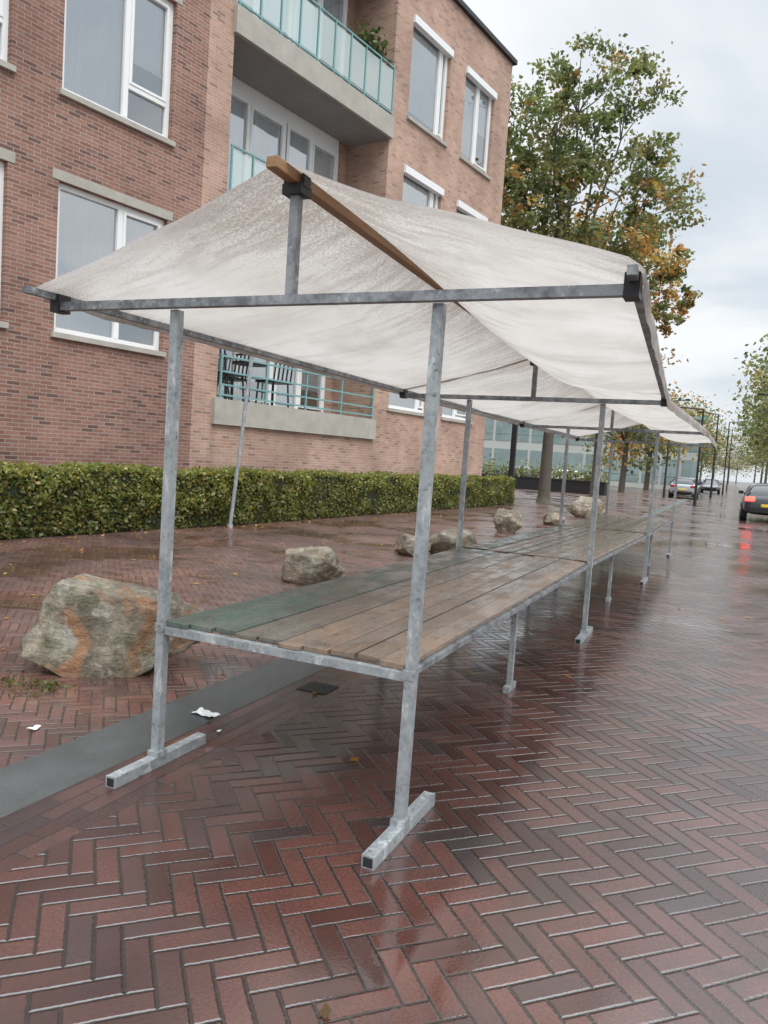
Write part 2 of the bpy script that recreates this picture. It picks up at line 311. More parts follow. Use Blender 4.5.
for k in range(3):
    A=dict(frames[k]);B=dict(frames[k+1]); E=empty('market_stall')
    y0=A['y'];y1=B['y']
    m=MB()
    if k==0: frame(m,A,y0)
    frame(m,B,y1)
    ym=y0+2.19 if k<2 else y0+2.1; xx=(A['x']+B['x'])/2
    for X in (xx-.15,xx-1.08):
        m.beam((X,ym,.04),(X,ym,.64),.035,.035,0); m.box(X-.02,X+.02,ym-.09,ym+.1,.001,.04,0)
    m.box(xx-1.2,xx-.02,ym-.018,ym+.018,.62,.655,0)
    for dx in (-.02,-1.19):
        m.beam((A['x']+dx,y0+.03,.645),(B['x']+dx,y1-.03,.645),.03,.025,1)
    for sd in (-1,1):
        s=(-.16 if sd>0 else -.24) if k==0 else .03
        xa=(A['x']+A['ar']) if sd>0 else (A['x']-A['W']-A['al']); xb=(B['x']+B['ar']) if sd>0 else (B['x']-B['W']-B['al'])
        dxy=(xb-xa)/(y1-y0)
        m.beam((xa+dxy*s,y0+s,A['H']+.04),(xb,y1-.08,B['H']+.04),.032,.032,1)
    m.make('frame',[M_galv,M_dark,M_black],E,bevel=.003)
    m=MB(); xa=A['x']-A['W']/2; xb=B['x']-B['W']/2
    s=-.235 if k==0 else .05
    m.beam((xa,y0+s,A['H']+A['h']+.008),(xb,y1-.02,B['H']+B['h']+.008),.05,.045)
    m.make('ridge_beam',[M_beam],E,bevel=.004)
    m=MB(); n=10; x0=-1.205; wd=1.185/n
    for i in range(n):
        q=random.uniform(.75,1.25)
        if k==0 and i<3: col=(.07,.105,.088) if i!=1 else (.065,.12,.10)
        elif k==0 and i==3: col=(.15,.125,.10)
        elif k==1 and i<2: col=(.10,.11,.085)
        else: col=random.choice([(.19*q,.145*q,.11*q),(.18*q,.15*q,.12*q),(.215*q,.15*q,.105*q),(.155*q,.13*q,.105*q)])
        ya=y0+(.02 if k==0 else .09)+random.uniform(-.03,.03); yb=y1-.02+random.uniform(-.04,.03)
        zt=.683+random.uniform(-.004,.004)
        xa_=x0+i*wd+A['x']; xb_=x0+i*wd+B['x']; g=random.uniform(.005,.010)
        kk=len(m.v); tl=random.uniform(-.003,.003)
        for (X,Y) in ((xa_,ya),(xb_,yb)):
            m.v+=[(X,Y,.661),(X+wd-g,Y,.661),(X+wd-g,Y,zt+tl),(X,Y,zt-tl)]
        for q in [(0,1,2,3),(7,6,5,4),(0,4,5,1),(1,5,6,2),(2,6,7,3),(3,7,4,0)]:
            m.f.append(tuple(kk+i_ for i_ in q)); m.mi.append(0); m.c.append(col)
    m.make('table_top',[M_plank],E,bevel=.003)
    NU,NV=60,48; V=[];C=[]
    ys=y0+(-.17 if k==0 else -.07); ye=y1-.0
    for iv in range(NV+1):
        tv=iv/NV; y=ys+(ye-ys)*tv; q=(y-y0)/(y1-y0)
        L=lambda a,b_: a+(b_-a)*q
        dz=0 if k==0 else -.012
        xr=L(A['x']-A['W']/2,B['x']-B['W']/2); zr=L(A['H']+A['h'],B['H']+B['h'])+.037+dz
        xl=L(A['x']-A['W']-A['al'],B['x']-B['W']-B['al'])-.03; xR=L(A['x']+A['ar'],B['x']+B['ar'])+.03; ze=L(A['H'],B['H'])+.065+dz
        qc=min(1,max(0,q)); end=math.sin(math.pi*qc)**.7
        sr=min(1,qc/.55); sr=sr*sr*(3-2*sr); er=max(0,(qc-.86)/.14)
        sagR=.025+.185*sr*(1-er*.6)
        for iu in range(NU+1):
            tu=iu/NU*2-1
            a=abs(tu); wrap=a>.93
            if not wrap:
                aa=a/.93; xe=xR if tu>0 else xl
                x=xr+(xe-xr)*aa; z=zr+(ze-zr)*aa
                sag=sagR if tu>0 else (.03+.07*end)
                z-=sag*math.sin(math.pi*aa**(.72 if tu>0 else .8))
                z+=.014*noise.noise(Vector((x*1.4+k*7,y*.9,0)))*min(1,aa*6)
                fold=math.sin((aa*3.2+q*2.6)*5.)*math.exp(-((q-.0)/.22)**2)+math.sin((aa*3.-q*3.1)*5.)*math.exp(-((q-1.)/.2)**2)
                z+=.005*fold*math.sin(math.pi*aa)
            else:
                aa=(a-.93)/.07; xe=xR if tu>0 else xl
                fr_=math.exp(-((q+.04)/.05)**2) if k==0 else 0
                x=xe+(.012 if tu>0 else -.012)*math.sin(aa*3)+.012*noise.noise(Vector((y*3,aa*2,k*3.3))); z=ze-.01-(.09 if tu>0 else .05)*aa*(1-.6*fr_)+.01*noise.noise(Vector((y*5,k*3.,0)))
            V.append((x,y,z))
            edge=.5 if (k==0 and tv<.025) else 0
            rd=max(0,1-a/.5)*.95+max(0,1-abs(a-.93)/.10)*.5+max(0,1-abs(q)/.13)*.45+max(0,1-abs(q-.97)/.1)*.3
            seam=1 if (abs(q-.5)<.011) else 0
            C.append((min(1,rd),max(edge,seam*.35),0))
    Fs=[(i*(NU+1)+j,i*(NU+1)+j+1,(i+1)*(NU+1)+j+1,(i+1)*(NU+1)+j) for i in range(NV) for j in range(NU)]
    me=bpy.data.meshes.new('canopy'); me.from_pydata(V,[],Fs); me.materials.append(M_cloth)
    ca=me.color_attributes.new('Col','FLOAT_COLOR','POINT'); ca.data.foreach_set('color',[q for c_ in C for q in (*c_,1)])
    me.polygons.foreach_set('use_smooth',[True]*len(Fs)); me.update(); link(bpy.data.objects.new('canopy',me),E)

# ------------------------------------------------------------ boulders
def rockmat(warm):
    b=NB('boulder_stone'); v=b.obj(); f=b.noise(v,3.5,5,.65,.8); g=b.noise(v,1.9,4,.55,1.5)
    c=b.mix(b.ramp(f,.35,.65),(.15,.125,.09),(.36,.315,.235)); c=b.mix(b.m('MULTIPLY',b.ramp(g,.44,.58),warm),c,(.38,.185,.09))
    c=b.mix(b.m('MULTIPLY',b.ramp(b.noise(v,5,4),.58,.66),.6),c,(.48,.45,.38)); c=b.mix(b.m('MULTIPLY',b.ramp(b.noise(v,4.,5,.7),.52,.66),.65),c,(.085,.09,.035))
    c=b.mix(1.,c,b.mix(b.noise(v,40,3,.7),(.5,.5,.5),(1.5,1.5,1.5)),'MULTIPLY')
    return b.done(b.bsdf(c,b.ramp(b.noise(v,6,2),.3,.7,.22,.55),0,.5,b.bump(b.noise(b.mapv(v,scale=(1,1,1.8),rot=(.3,.4,0)),12,6,.7,.5),1.,.05)))
M_rockw=rockmat(.8); M_rock=rockmat(.25)
import bmesh
def boulder(loc,sx,sy,sz,rz,seed,mat=None,prof=None,rnd=13):
    rr=random.Random(seed); bm=bmesh.new(); bmesh.ops.create_icosphere(bm,subdivisions=5,radius=1)
    pl=[]
    for _ in range(rnd):
        n=Vector((rr.gauss(0,1),rr.gauss(0,1),rr.gauss(0,.8))).normalized(); pl.append((n,rr.uniform(.68,.88)))
    if prof: pl+=prof
    for vv in bm.verts:
        p=vv.co.copy(); p*=1.12
        for n,d in pl:
            e=p.dot(n)-d
            if e>0: p-=n*e*.95
        p+=vv.co*(.07*noise.noise(p*2+Vector((seed,0,0)))+.045*noise.noise(p*6+Vector((seed,0,0)))+.016*noise.noise(p*15))
        p.z=max(p.z,-.66); vv.co=p
    zs=[v.co.z for v in bm.verts]; xs=[v.co.x for v in bm.verts]; ys=[v.co.y for v in bm.verts]
    for vv in bm.verts:
        z=(vv.co.z-min(zs))/(max(zs)-min(zs)); vv.co.x=(vv.co.x-min(xs))/(max(xs)-min(xs))*sx-sx/2; vv.co.y=(vv.co.y-min(ys))/(max(ys)-min(ys))*sy-sy/2; vv.co.z=z*sz-.02
    me=bpy.data.meshes.new('boulder'); bm.to_mesh(me); bm.free(); me.materials.append(mat or M_rock); me.polygons.foreach_set('use_smooth',[True]*len(me.polygons))
    o=bpy.data.objects.new('boulder',me); o.location=loc; o.rotation_euler=(0,0,rz); link(o)
def pn(x,y,z,d): return (Vector((x,y,z)).normalized(),d)
boulder((-2.53,1.16,0),1.20,.82,.57,.42,77,M_rockw,[pn(.14,0,1,.60),pn(-.7,0,-1,.66),pn(-.9,0,.6,.80),pn(.75,0,.8,.78),pn(.1,-1,.35,.60),pn(.6,-.8,.1,.70),pn(-.5,-.9,.5,.74),pn(.8,0,-.9,.74)],7)
boulder((-3.22,4.9,0),.72,.6,.44,.4,5)
boulder((-3.35,8.2,0),.6,.6,.34,.2,8)
boulder((-2.85,8.6,0),.8,.6,.47,.3,21)
boulder((-3.4,13.9,0),.66,.6,.55,.5,31)
boulder((-3.1,17.4,0),.6,.5,.36,.1,41)
boulder((-3.0,21.9,0),1.3,.8,.7,.3,51)

# ------------------------------------------------------------ hedge
hp=[(-8.55,-4.),(-8.0,4.6),(-7.45,10.),(-6.45,25.9)]
def hx(y):
    for (xa,ya),(xb,yb) in zip(hp[:-1],hp[1:]):
        if y<=yb: return xa+(xb-xa)*(y-ya)/(yb-ya)
    return hp[-1][0]
E=empty('hedge')
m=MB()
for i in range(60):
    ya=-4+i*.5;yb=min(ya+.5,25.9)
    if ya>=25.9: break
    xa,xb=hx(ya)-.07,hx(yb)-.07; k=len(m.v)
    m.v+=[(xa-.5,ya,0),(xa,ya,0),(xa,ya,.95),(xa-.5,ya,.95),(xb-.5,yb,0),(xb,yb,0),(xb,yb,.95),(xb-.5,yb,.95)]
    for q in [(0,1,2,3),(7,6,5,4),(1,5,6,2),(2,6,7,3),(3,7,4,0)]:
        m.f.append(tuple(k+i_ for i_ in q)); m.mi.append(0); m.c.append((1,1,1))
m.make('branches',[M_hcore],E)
N=42000; Y=rng.uniform(1,25.9,N); 
Y=np.where(rng.random(N)<.3,rng.uniform(2,12,N),Y)
X0=np.array([hx(y) for y in Y]); top=rng.random(N)<.3
zr_=rng.uniform(.02,1,N)
dn=np.array([noise.noise(Vector((0,y*2.2,z*3)))for y,z in zip(Y,zr_)])
Xp=np.where(top,X0-rng.uniform(0,.55,N),X0-.03+rng.normal(0,.03,N)+.11*dn); 
ztop=1.0+.03*np.sin(Y*2.1)+.02*np.sin(Y*5.3)+.03*np.array([noise.noise(Vector((y*3.1,4,0))) for y in Y])
Zp=np.where(top,ztop+rng.normal(0,.03,N),zr_*ztop)
ef=rng.random(N)<.03; Y=np.where(ef,25.9+rng.normal(0,.03,N),Y); Xp=np.where(ef,hx(25.9)-rng.uniform(0,.5,N),Xp); Zp=np.where(ef,rng.uniform(0,1,N),Zp)
P=np.stack([Xp,Y,Zp],1)
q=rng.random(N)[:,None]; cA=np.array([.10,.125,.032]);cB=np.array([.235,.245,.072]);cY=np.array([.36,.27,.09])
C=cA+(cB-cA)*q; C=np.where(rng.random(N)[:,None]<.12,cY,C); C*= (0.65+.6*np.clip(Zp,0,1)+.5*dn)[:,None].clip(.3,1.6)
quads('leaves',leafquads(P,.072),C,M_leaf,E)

# ------------------------------------------------------------ apartment building
K=12.4/8.9
nvx,nvy=math.cos(.1768),-math.sin(.1768)
BE=empty('apartment_building',(1.0711-12.4*nvx,-2.7184-12.4*nvy,0),math.pi/2-.1768)
def zz_(z): return 1.4935+(z-1.4935)*K
ROOF=zz_(11.2); END=17.2*K; EDGE=7.72*K
wins=[]
for zb,zt in ((2.77,4.60),(5.67,7.52),(8.57,10.4)):
    wins.append((5.47*K,7.13*K,zz_(zb),zz_(zt),.57,'a'))
    wins.append((3.2*K,4.83*K,zz_(zb),zz_(zt),.57,'a'))
    wins.append((.6*K,2.3*K,zz_(zb),zz_(zt),.57,'a'))
for zb,zt in ((2.5,4.42),(5.40,7.32),(8.28,10.2)):
    wins.append((12.87*K,14.35*K,zz_(zb),zz_(zt),.80,'b'))
    wins.append((15.03*K,16.42*K,zz_(zb)-.02,zz_(zt)-.02,.5,'b'))
BX0,BX1=8.2*K,12.3*K
recs=[(BX0,BX1,zz_(2.2),zz_(4.74)),(BX0,BX1,zz_(5.1),zz_(7.64)),(BX0,BX1,zz_(8.0),zz_(10.55))]
def panel(m,x0,x1,z0,z1,ops,y=0,rev=.16,mi=0):
    ops=[o for o in ops if o[0]>=x0-1e-6 and o[1]<=x1+1e-6]
    xs=sorted({x0,x1,*[o[0] for o in ops],*[o[1] for o in ops]}); zs=sorted({z0,z1,*[o[2] for o in ops],*[o[3] for o in ops]})
    for a,b_ in zip(xs[:-1],xs[1:]):
        for c_,d_ in zip(zs[:-1],zs[1:]):
            cx,cz=(a+b_)/2,(c_+d_)/2
            if any(o[0]<cx<o[1] and o[2]<cz<o[3] for o in ops): continue
            m.quad((a,y,c_),(b_,y,c_),(b_,y,d_),(a,y,d_),mi)
    for o in ops:
        a,b_,c_,d_=o[:4]; rv=o[4][0] if len(o)>4 else rev
        m.quad((a,y,c_),(a,y,d_),(a,y+rv,d_),(a,y+rv,c_),mi); m.quad((b_,y,d_),(b_,y,c_),(b_,y+rv,c_),(b_,y+rv,d_),mi)
        m.quad((a,y,d_),(b_,y,d_),(b_,y+rv,d_),(a,y+rv,d_),mi); m.quad((a,y,c_),(a,y+rv,c_),(b_,y+rv,c_),(b_,y,c_),mi)
RD=1.45
m=MB()
panel(m,-9,EDGE,0,ROOF,[w[:4] for w in wins],mi=0)
panel(m,EDGE,END,0,ROOF,[w[:4] for w in wins if w[5]=='b']+[(*r_,(RD,)) for r_ in recs],mi=1)
m.quad((END,0,0),(END,13,0),(END,13,ROOF),(END,0,ROOF),1); m.quad((-9,13,0),(-9,0,0),(-9,0,ROOF),(-9,13,ROOF),0); m.quad((END,13,0),(-9,13,0),(-9,13,ROOF),(END,13,ROOF),0)
m.make('walls',[M_b1,M_b2],BE)
m=MB(); m.box(-9.1,END+.12,-.12,13.1,ROOF,ROOF+.14); m.make('roof',[M_black],BE)
fr=MB(); gl=MB(); cu=MB(); cc=MB()
def window(x0,x1,z0,z1,mf,y=.1,style='a',sill=True):
    f=.095; 
    fr.box(x0,x0+f,y,y+.08,z0,z1); fr.box(x1-f,x1,y,y+.08,z0,z1); fr.box(x0+f,x1-f,y,y+.08,z0,z0+f); fr.box(x0+f,x1-f,y,y+.08,z1-f,z1)
    xm=x0+(x1-x0)*mf; fr.box(xm-.055,xm+.055,y-.004,y+.08,z0+f,z1-f)
    s0,s1=xm+.055,x1-f
    zt=z0+f+(z1-z0)*(.22 if style=='a' else .0)
    if style=='a':
        fr.box(s0,s1,y-.006,y+.07,zt-.04,zt+.05)
    fr.box(s0,s0+.06,y-.02,y+.05,zt+.05,z1-f); fr.box(s1-.06,s1,y-.02,y+.05,zt+.05,z1-f); fr.box(s0+.06,s1-.06,y-.02,y+.05,z1-f-.055,z1-f); fr.box(s0+.06,s1-.06,y-.02,y+.05,zt+.05,zt+.1)
    gl.quad((x0+f,y+.055,z0+f),(x1-f,y+.055,z0+f),(x1-f,y+.055,z1-f),(x0+f,y+.055,z1-f))
    cu.quad((x0-.3,y+1.8,z0-.3),(x1+.3,y+1.8,z0-.3),(x1+.3,y+1.8,z1+.3),(x0-.3,y+1.8,z1+.3),1)
    cu.quad((x0,y+.1,z0),(x1,y+.1,z0),(x1,y+1.8,z0),(x0,y+1.8,z0),1); cu.quad((x0,y+.1,z1),(x1,y+.1,z1),(x1,y+1.8,z1),(x0,y+1.8,z1),1)
    cu.quad((x0,y+.1,z0),(x0,y+.1,z1),(x0,y+1.8,z1),(x0,y+1.8,z0),1); cu.quad((x1,y+.1,z0),(x1,y+.1,z1),(x1,y+1.8,z1),(x1,y+1.8,z0),1)
    def folds(a,b_,za,zb):
        n=max(4,int((b_-a)/.06)); ph=random.random()*6
        for i in range(n):
            A_=a+(b_-a)*i/n; B_=a+(b_-a)*(i+1)/n; ya=y+.09+.014*math.sin(i*1.9+ph); yb=y+.09+.014*math.sin((i+1)*1.9+ph)
            cu.quad((A_,ya,za),(B_,yb,za),(B_,yb,zb),(A_,ya,zb))
    zb=z0+(z1-z0)*random.choice([.02,.02,.25,.1]); folds(x0+.05,xm-.02,zb,z1)
    zb=z0+(z1-z0)*random.choice([.02,.45,.3,.2]); folds(xm+.02,x1-.05,zb,z1)
    if sill: cc.box(x0-.06,x1+.06,-.07,y-.002,z0-.1,z0-.003)
for w in wins:
    window(*w[:5],style=w[5])
    if w[5]=='a': cc.box(w[0]-.12,w[1]+.12,-.012,.02,w[3]+.004,w[3]+.17)
    else: fr.box(w[0]-.02,w[1]+.02,-.08,.09,w[3]-.2,w[3]-.003)
rw=MB(); bal=MB(); rail=MB(); bg=MB()
for i,(a,b_,c_,d_) in enumerate(recs):
    xa=a+.5; 
    rw.quad((a,RD-.003,c_),(xa,RD-.003,c_),(xa,RD-.003,d_),(a,RD-.003,d_))
    window(xa,xa+2.6,c_+.05,d_-.35,.5,y=RD-.14,style='b',sill=False); window(xa+2.65,b_-.5,c_+.05,d_-.35,.45,y=RD-.14,style='b',sill=False)
    rw.quad((b_-.5,RD-.003,c_),(b_,RD-.003,c_),(b_,RD-.003,d_),(b_-.5,RD-.003,d_)); fr.box(xa,b_-.5,RD-.12,RD-.02,d_-.35,d_-.002)
    zt=c_; zb=zt-.52
    bal.box(a-.04 if i else a-.12,b_+.04 if i else b_+.12,-.10,-.003,zb,zt+.03,0)
    bal.box(a+.002,b_-.002,-.003,RD-.15,c_+.002,c_+.03,0)
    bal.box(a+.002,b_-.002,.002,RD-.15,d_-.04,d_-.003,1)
    hgt=1.28 if i else .95
    nb=10 if i else 5
    for j in range(0,nb):
        X=a+.05+(b_-a-.1)*j/(nb-1); rail.box(X-.018,X+.018,-.07,-.03,zt+.03,zt+hgt)
    for zr in ((zt+hgt,zt+.12) if i else (zt+hgt,zt+.62,zt+.34,zt+.12)): rail.box(a+.02,b_-.02,-.072,-.028,zr-.018,zr+.018)
    if i:
        for j in range(9):
            X0_=a+.09+(b_-a-.1)*j/9; X1_=a+.01+(b_-a-.1)*(j+1)/9; bg.quad((X0_,-.05,zt+.17),(X1_,-.05,zt+.17),(X1_,-.05,zt+hgt-.08),(X0_,-.05,zt+hgt-.08))
fr.make('window_frames',[M_white],BE,bevel=.004); gl.make('window_glass',[M_glass],BE); cu.make('curtains',[M_curt,M_room],BE); cc.make('sills',[M_conc],BE,bevel=.006)
rw.make('loggia_back_wall',[M_b2],BE); bal.make('balconies',[M_conc,M_concd],BE); rail.make('railings',[M_teal],BE); bg.make('railing_glass',[M_bglass],BE)
m=MB()
def chair(m,x,y,z,s=1.15,fl=1):
    for dx in(-.22,.22):
        for dy in(-.22,.22): m.beam((x+dx*s,y+dy*s,z),(x+dx*s*.9,y+dy*s*.9,z+.45*s),.03,.03)
    m.box(x-.24*s,x+.24*s,y-.24*s,y+.24*s,z+.45*s,z+.49*s)
    for q in range(5): X=x+fl*.24*s; Y=y-.22*s+.11*s*q; m.beam((X,Y,z+.49*s),(X+fl*.08,Y,z+1.0*s),.03,.03)
    m.beam((x+fl*(.24*s+.08),y-.25*s,z+1.0*s),(x+fl*(.24*s+.08),y+.25*s,z+1.0*s),.045,.045)
z_=recs[0][2]+.03
chair(m,BX0+.6,.35,z_,1.25,fl=-1); chair(m,BX0+2.1,.35,z_,1.25); chair(m,BX0+1.3,.9,z_,1.2); m.tube([(BX0+1.35,.4,z_),(BX0+1.35,.4,z_+.9)],.03); m.tube([(BX0+1.35,.4,z_+.9),(BX0+1.35,.4,z_+.94)],.42,16)
m.make('balcony_chairs',[M_black],BE)
P=np.stack([rng.normal(BX1-.9,.3,500),rng.normal(.15,.12,500),zz_(8.0)+1.25+np.abs(rng.normal(0,.28,500))],1)
quads('balcony_plant',leafquads(P,.14),np.array([[.08,.10,.04]])*rng.uniform(.5,1.6,(500,1)),M_leaf,BE)

# ------------------------------------------------------------ trees
def tree(name,loc,trunk_h,cz,rx,rz_,nl,ls,pal,seed,tr=.28,tips=90,lean=(0,0),lowpal=None):
    R=random.Random(seed); r2=np.random.default_rng(seed); E=empty(name,loc); m=MB()
    base=Vector((0,0,-.1)); top=Vector((lean[0],lean[1],trunk_h))
    m.tube([base,base.lerp(top,.08),base.lerp(top,.5)+Vector((R.uniform(-.1,.1),R.uniform(-.1,.1),0)),top],[tr*1.4,tr*1.05,tr*.9,tr*.8],9)
    lead=Vector((lean[0]*1.3,lean[1]*1.3,cz+rz_*.55)); 
    def br(a,b_,ra,rb,n=5,sag=.12):
        pts=[]; d=(b_-a).length
        for i in range(n+1):
            t=i/n; p=a.lerp(b_,t); w=math.sin(math.pi*t)*d*sag; p+=Vector((R.uniform(-.4,.4)*w,R.uniform(-.4,.4)*w,R.uniform(-.1,.6)*w)); pts.append(p)
        pts[0]=a;pts[-1]=b_; m.tube(pts,[ra+(rb-ra)*(i/n)**.8 for i in range(n+1)],6,cap=False); return pts
    main=br(top,lead,tr*.75,tr*.15,7,.05); limbs=[main]
    for i in range(9):
        t=R.uniform(0,.6); a=main[int(t*6)]; an=i*2.4+R.uniform(-.4,.4); el=R.uniform(.25,1.); e=Vector((lean[0]+math.cos(an)*rx*.62*math.cos(el*.8),lean[1]+math.sin(an)*rx*.62*math.cos(el*.8),cz-rz_*.35+rz_*.9*el*R.uniform(.4,1)))
        limbs.append(br(a,e,tr*.42,tr*.12,6,.12))
    allp=[p for l in limbs for p in l[2:]]
    Lp=[];Lc=[]
    for i in range(tips):
        while True:
            d=Vector((R.uniform(-1,1),R.uniform(-1,1),R.uniform(-1,1)))
            if .35<d.length<1: break
        d2=d*(1+.2*noise.noise(d*2.2+Vector((seed,0,0))))
        p=Vector((lean[0]+d2.x*rx,lean[1]+d2.y*rx,cz+d2.z*rz_))
        q=min(allp,key=lambda c:(c-p).length+max(0,c.z-p.z)*.6); pts=br(q,p,tr*.13,tr*.03,4,.15)
        n=int(nl/tips*R.uniform(.4,1.6)); sg=R.uniform(.45,1.)*rx*.12
        for c_ in range(5):
            cc_=np.array(p)+r2.normal(0,sg,3)*[1,1,.7]; k_=n//5
            Lp.append(cc_+r2.normal(0,sg*.55,(k_,3))*[1,1,.75])
            pl=pal
            if lowpal and R.random()<max(0.04,.75-(d.z+.8)*.85): pl=lowpal
            c0=np.array(pl[R.randrange(len(pl))]); Lc.append(np.clip(c0*(r2.uniform(.6,1.4,(k_,1))),0,1))
    m.make('trunk',[M_bark],E,smooth=True)
    quads('crown',leafquads(np.concatenate(Lp),ls),np.concatenate(Lc),M_leaf,E)
G=[(.12,.15,.06),(.16,.19,.075),(.09,.115,.05),(.20,.215,.09),(.22,.195,.085)]
O=[(.46,.25,.08),(.42,.29,.10),(.32,.19,.07),(.18,.18,.07)]
tree('plane_tree',(-6.1,29.4,0),5.5,12.6,4.2,6.1,30000,.19,G,7,.25,140,(.1,0),O)
tree('autumn_tree',(-5.5,38.6,0),4.5,10.6,4.3,4.6,13000,.24,O+G[:2],12,.22,80)
tree('plane_tree',(-8.9,28.6,0),5.5,12.0,3.8,5.0,9000,.25,G,17,.30,60,(-.6,.3),O)
def row(name,items,ls,nl,pal,seed):
    r2=np.random.default_rng(seed); E=empty(name); m=MB(); Lp=[];Lc=[]
    for (x,y,h,rad) in items:
        m.tube([(x,y,-.1),(x+.1,y,h*.4),(x,y,h*.75)],[.28,.2,.08],6)
        for i in range(46):
            d=r2.normal(size=3); d/=np.linalg.norm(d); d*=r2.uniform(.3,1)**.5
            p=np.array([x,y,h*.6])+d*[rad,rad,h*.38]
            m.tube([(x,y,h*.4),tuple(p)],[.06,.02],4,cap=False)
            k_=nl//46; Lp.append(p+r2.normal(0,rad*.17,(k_,3))); c0=np.array(pal[r2.integers(len(pal))]); Lc.append(c0*r2.uniform(.6,1.4,(k_,1)))
    m.make('trunks',[M_bark],E); quads('crowns',leafquads(np.concatenate(Lp),ls),np.concatenate(Lc),M_leaf,E)
row('distant_trees',[(5.2,60,12.5,4.0),(5.6,68,14,4.5),(6.0,78,14.5,4.8),(6.3,90,15,5),(6.6,104,15,5),(6.8,125,15,5.5),(6.6,150,15,6),(7,185,16,6.5),(7,240,16,7)],.38,2000,G+[(.28,.24,.09)],4)
row('distant_trees',[(-6.8,60,9.5,3.6),(-6.2,73,10,3.8),(-5.4,92,11,4.2),(-5.2,112,12,4.6),(-5,135,13,5),(-5.5,165,14,6),(-6,200,15,7),(-4,250,15,8),(0,300,14,9),(3,380,16,10)],.40,1700,G+O[:2],9)

# ------------------------------------------------------------ cars
M_tyre=simple('tyre',(.015,.015,.015),.8); M_hub=simple('hub',(.35,.35,.36),.35,.8); M_cglass=NB('car_glass'); M_cglass=M_cglass.done(M_cglass.bsdf((.012,.014,.016),.05,0,.8))
M_red=simple('tail_lamp',(.9,.03,.02),.2,es=10); M_redoff=simple('tail_lamp_off',(.35,.01,.01),.2); M_head=simple('head_lamp',(.75,.77,.8),.1); M_plate=simple('plate',(.7,.5,.04),.4); M_trim=simple('trim',(.02,.02,.02),.5)
def paint(name,c):
    b=NB(name); v=b.obj(); return b.done(b.bsdf(b.mix(b.noise(v,3,3),tuple(x*.85 for x in c),c),.28,.3,.5,None,1.))
def car(name,loc,rz,pm,lit):
    E=empty(name,loc,rz)
    st=[(-2.12,.42,.72,.74,.70,.62),(-2.05,.32,.92,.97,.82,.70),(-1.82,.26,.98,1.22,.87,.66),(-1.45,.24,.98,1.41,.89,.62),(-.7,.22,.97,1.46,.90,.63),(.15,.22,.96,1.45,.90,.62),(.62,.22,.95,1.30,.90,.64),(1.12,.22,.94,.99,.89,.70),(1.6,.24,.86,.90,.87,.66),(2.0,.3,.74,.77,.80,.60),(2.14,.38,.60,.62,.66,.5)]
    V=[];Fc=[];MI=[]
    for (y,zb,zl,zt,w,wt) in st:
        half=[(w*.82,zb),(w*.98,zb+.12),(w,(zb+zl)/2+.05),(w*.965,zl),(wt+.03,zt-.05 if zt-zl>.15 else zt-.01),(wt*.8,zt),(0,zt+.012)]
        pts=[(x,y,z) for x,z in half]+[(-x,y,z) for x,z in half[-2::-1]]
        V+=pts
    n=13
    for i in range(len(st)-1):
        for j in range(n-1):
            Fc.append((i*n+j,(i+1)*n+j,(i+1)*n+j+1,i*n+j+1))
            tall=st[i][3]-st[i][2]>.2 and st[i+1][3]-st[i+1][2]>.2
            g=0
            if j in(3,8) and tall: g=1
            if i in(1,2,5,6) and 4<=j<=7: g=1
            MI.append(g)
        Fc.append((i*n+n-1,(i+1)*n+n-1,(i+1)*n,i*n)); MI.append(2)
    Fc.append(tuple(range(n))); MI.append(0); Fc.append(tuple((len(st)-1)*n+j for j in range(n))[::-1]); MI.append(0)
    me=bpy.data.meshes.new('body'); me.from_pydata(V,[],Fc); 
    for q in (pm,M_cglass,M_trim): me.materials.append(q)
    me.polygons.foreach_set('material_index',MI); me.polygons.foreach_set('use_smooth',[True]*len(Fc)); me.update()
    bm=bmesh.new(); bm.from_mesh(me); bmesh.ops.recalc_face_normals(bm,faces=bm.faces); bm.to_mesh(me); bm.free()
    o=link(bpy.data.objects.new('body',me),E); sb=o.modifiers.new('s','SUBSURF'); sb.levels=1; sb.render_levels=1
    m=MB()
    for y in(-1.32,1.32):
        for sx in(-1,1):
            m.tube([(sx*.68,y,.32),(sx*.905,y,.32)],.33,20,0); m.tube([(sx*.90,y,.32),(sx*.915,y,.32)],.2,14,1)
    for sx in(-1,1): m.box(sx*.93-.09,sx*.93+.09,.62,.74,.97,1.09,0)
    m.box(-.62,.62,-2.12,-2.03,.36,.5,0); m.box(-.55,.55,2.05,2.15,.42,.58,0)
    m.make('wheels_and_trim',[M_tyre,M_hub],E)
    m=MB()
    for sx in(-1,1):
        m.box(min(sx*.48,sx*.80),max(sx*.48,sx*.80),-2.115,-1.98,.76,.92,0); m.box(min(sx*.42,sx*.72),max(sx*.42,sx*.72),1.98,2.1,.64,.74,1)
    m.box(-.26,.26,-2.15,-2.1,.56,.67,2)
    m.make('lamps_and_plate',[M_red if lit else M_redoff,M_head,M_plate],E,bevel=.02)
car('car',(2.4,30.6,0),0,paint('dark_paint',(.05,.055,.065)),True)
car('parked_car',(-1.9,55,0),0,paint('silver_paint',(.42,.44,.46)),False)
car('parked_car',(-2.3,62,0),0,paint('black_paint',(.02,.02,.022)),False)
car('parked_car',(-2.3,70,0),0,paint('white_paint',(.7,.7,.7)),False)
car('parked_car',(-.8,82,0),math.pi,paint('dark_grey_paint',(.12,.12,.13)),False)
car('parked_car',(-11.5,60,0),1.4,paint('white_paint',(.7,.7,.7)),False)
car('parked_car',(-16,63,0),1.4,paint('blue_paint',(.08,.12,.2)),False)

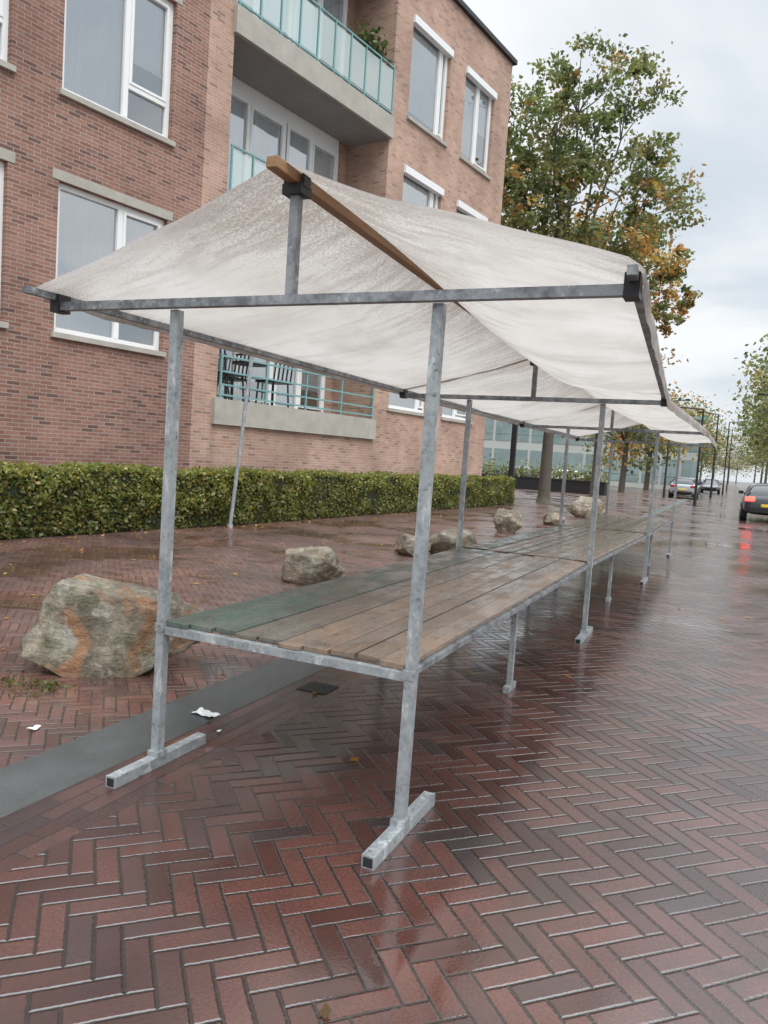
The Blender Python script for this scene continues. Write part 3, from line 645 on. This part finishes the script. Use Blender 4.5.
# ------------------------------------------------------------ distant building, planter, posts, lamps
E=empty('office_building',(-16,82,0),math.radians(12)); M_g2=simple('teal_facade',(.22,.36,.33),.3,0,.2,.5); M_ob=simple('pale_facade',(.42,.45,.42),.8,0,.1,.4)
b=NB('office_glass'); M_og=b.done(b.bsdf(b.mix(b.noise(b.obj(),.6,3),(.12,.18,.18),(.32,.40,.40)),.08,0,.9))
m=MB(); m.box(-22,14,0,10,0,7.6,0); m.box(-22.3,14.3,-.3,10.3,7.6,7.95,1)
for j in range(18):
    X=-21.6+2*j
    for z0_ in (.6,4.2): m.box(X,X+1.7,-.05,-.002,z0_,z0_+2.7,2); m.box(X+.82,X+.88,-.09,-.052,z0_,z0_+2.7,1); m.box(X,X+1.7,-.09,-.052,z0_+.8,z0_+.86,1)
m.make('facade',[M_ob,M_g2,M_og],E)
E=empty('planter',(-13,47,0),math.radians(-3)); m=MB(); m.box(-7,7,-.6,.6,0,.75); m.box(-7.05,7.05,-.65,.65,.75,.82); m.make('box',[M_black],E)
P=np.stack([rng.uniform(-7,7,2600),rng.normal(0,.35,2600),.8+np.abs(rng.normal(0,.45,2600))],1); quads('plants',leafquads(P,.2),np.array([[.16,.17,.08]])*rng.uniform(.5,2,(2600,1)),M_leaf,E)
m=MB(); m.beam((-7.0,27.3,0),(-7.0,27.3,3.3),.2,.2); m.box(-7.14,-6.86,27.16,27.44,0,.12); m.make('black_post',[M_black],bevel=.01)
m=MB(); m.tube([(-7.30,8.9,0),(-7.05,9.0,3.5)],.036,10); m.tube([(-7.30,8.9,0),(-7.30,8.9,.06)],.06,10); m.make('galvanised_pole',[M_galv])
for (x,y,h,arm) in ((-.6,41,5.1,-1.4),(.4,78,7,1.1),(-.3,62,6.5,-1.1),(4.2,62,8,-1.4),(4.8,84,8,-1.4),(.6,105,8,1.4),(-3,52,6.5,.8)):
    m=MB(); m.tube([(0,0,0),(0,0,1.2),(0,0,h)],[.09,.07,.05],8); m.tube([(0,0,h),(arm,0,h+.1)],.04,6); m.box(min(arm,arm*1.4),max(arm,arm*1.4),-.12,.12,h+.05,h+.16)
    m.make('street_lamp',[M_black],loc=(x,y,0))

# ------------------------------------------------------------ small stuff
N=1000
X=np.concatenate([rng.uniform(-8,-1.8,500),rng.uniform(-1.2,6,60),rng.uniform(-7.4,-5.6,440)]); Y=np.concatenate([rng.uniform(0,30,500),rng.uniform(-1.5,18,60),rng.uniform(3,28,440)])
X[560:]=np.array([hx(y) for y in Y[560:]])+np.abs(rng.normal(0,.4,440))+.05
P=np.stack([X,Y,np.full(N,.012)],1); pal=np.array([(.36,.18,.05),(.26,.12,.035),(.44,.29,.08),(.12,.07,.03)]); V=leafquads(P,.06,flat=True); V[:,2]=np.clip(V[:,2],.006,.04)
quads('fallen_leaves',V,pal[rng.integers(0,4,N)],M_leaf)
P=[];
for i in range(260):
    cx,cy,s=random.choice([(-2.75,.42,.12),(-2.9,.2,.13),(-2.5,.5,.08)]); P.append((cx+random.gauss(0,s),cy+random.gauss(0,s*.7),abs(random.gauss(.008,.012))+.006))
quads('weeds',leafquads(np.array(P),.032),np.array([[.13,.13,.045]])*rng.uniform(.5,1.6,(260,1)),M_leaf)
def litter(loc,s,seed):
    V=[];n=9
    for i in range(n):
        for j in range(n):
            x=(i/(n-1)-.5)*s;y=(j/(n-1)-.5)*s*.6; e=1+.35*noise.noise(Vector((x*25,y*25,seed))); V.append((x*e,y*e,.006+.3*s*abs(noise.noise(Vector((x*16+seed,y*16,seed))))))
    me=bpy.data.meshes.new('litter'); me.from_pydata(V,[],[(i*n+j,(i+1)*n+j,(i+1)*n+j+1,i*n+j+1) for i in range(n-1) for j in range(n-1)]); me.materials.append(M_white)
    o=bpy.data.objects.new('litter',me); o.location=loc; o.rotation_euler=(0,0,seed); link(o)
litter((-1.46,.66,0),.14,3); litter((-2.02,.0,0),.06,5); litter((-1.25,.5,0),.03,8)
m=MB(); m.box(-1.3,-1.10,1.36,1.56,.002,.006)
for i in range(5): m.box(-1.285,-1.115,1.378+i*.037,1.395+i*.037,.0065,.009,1)
m.make('drain_grate',[M_black,M_trim])
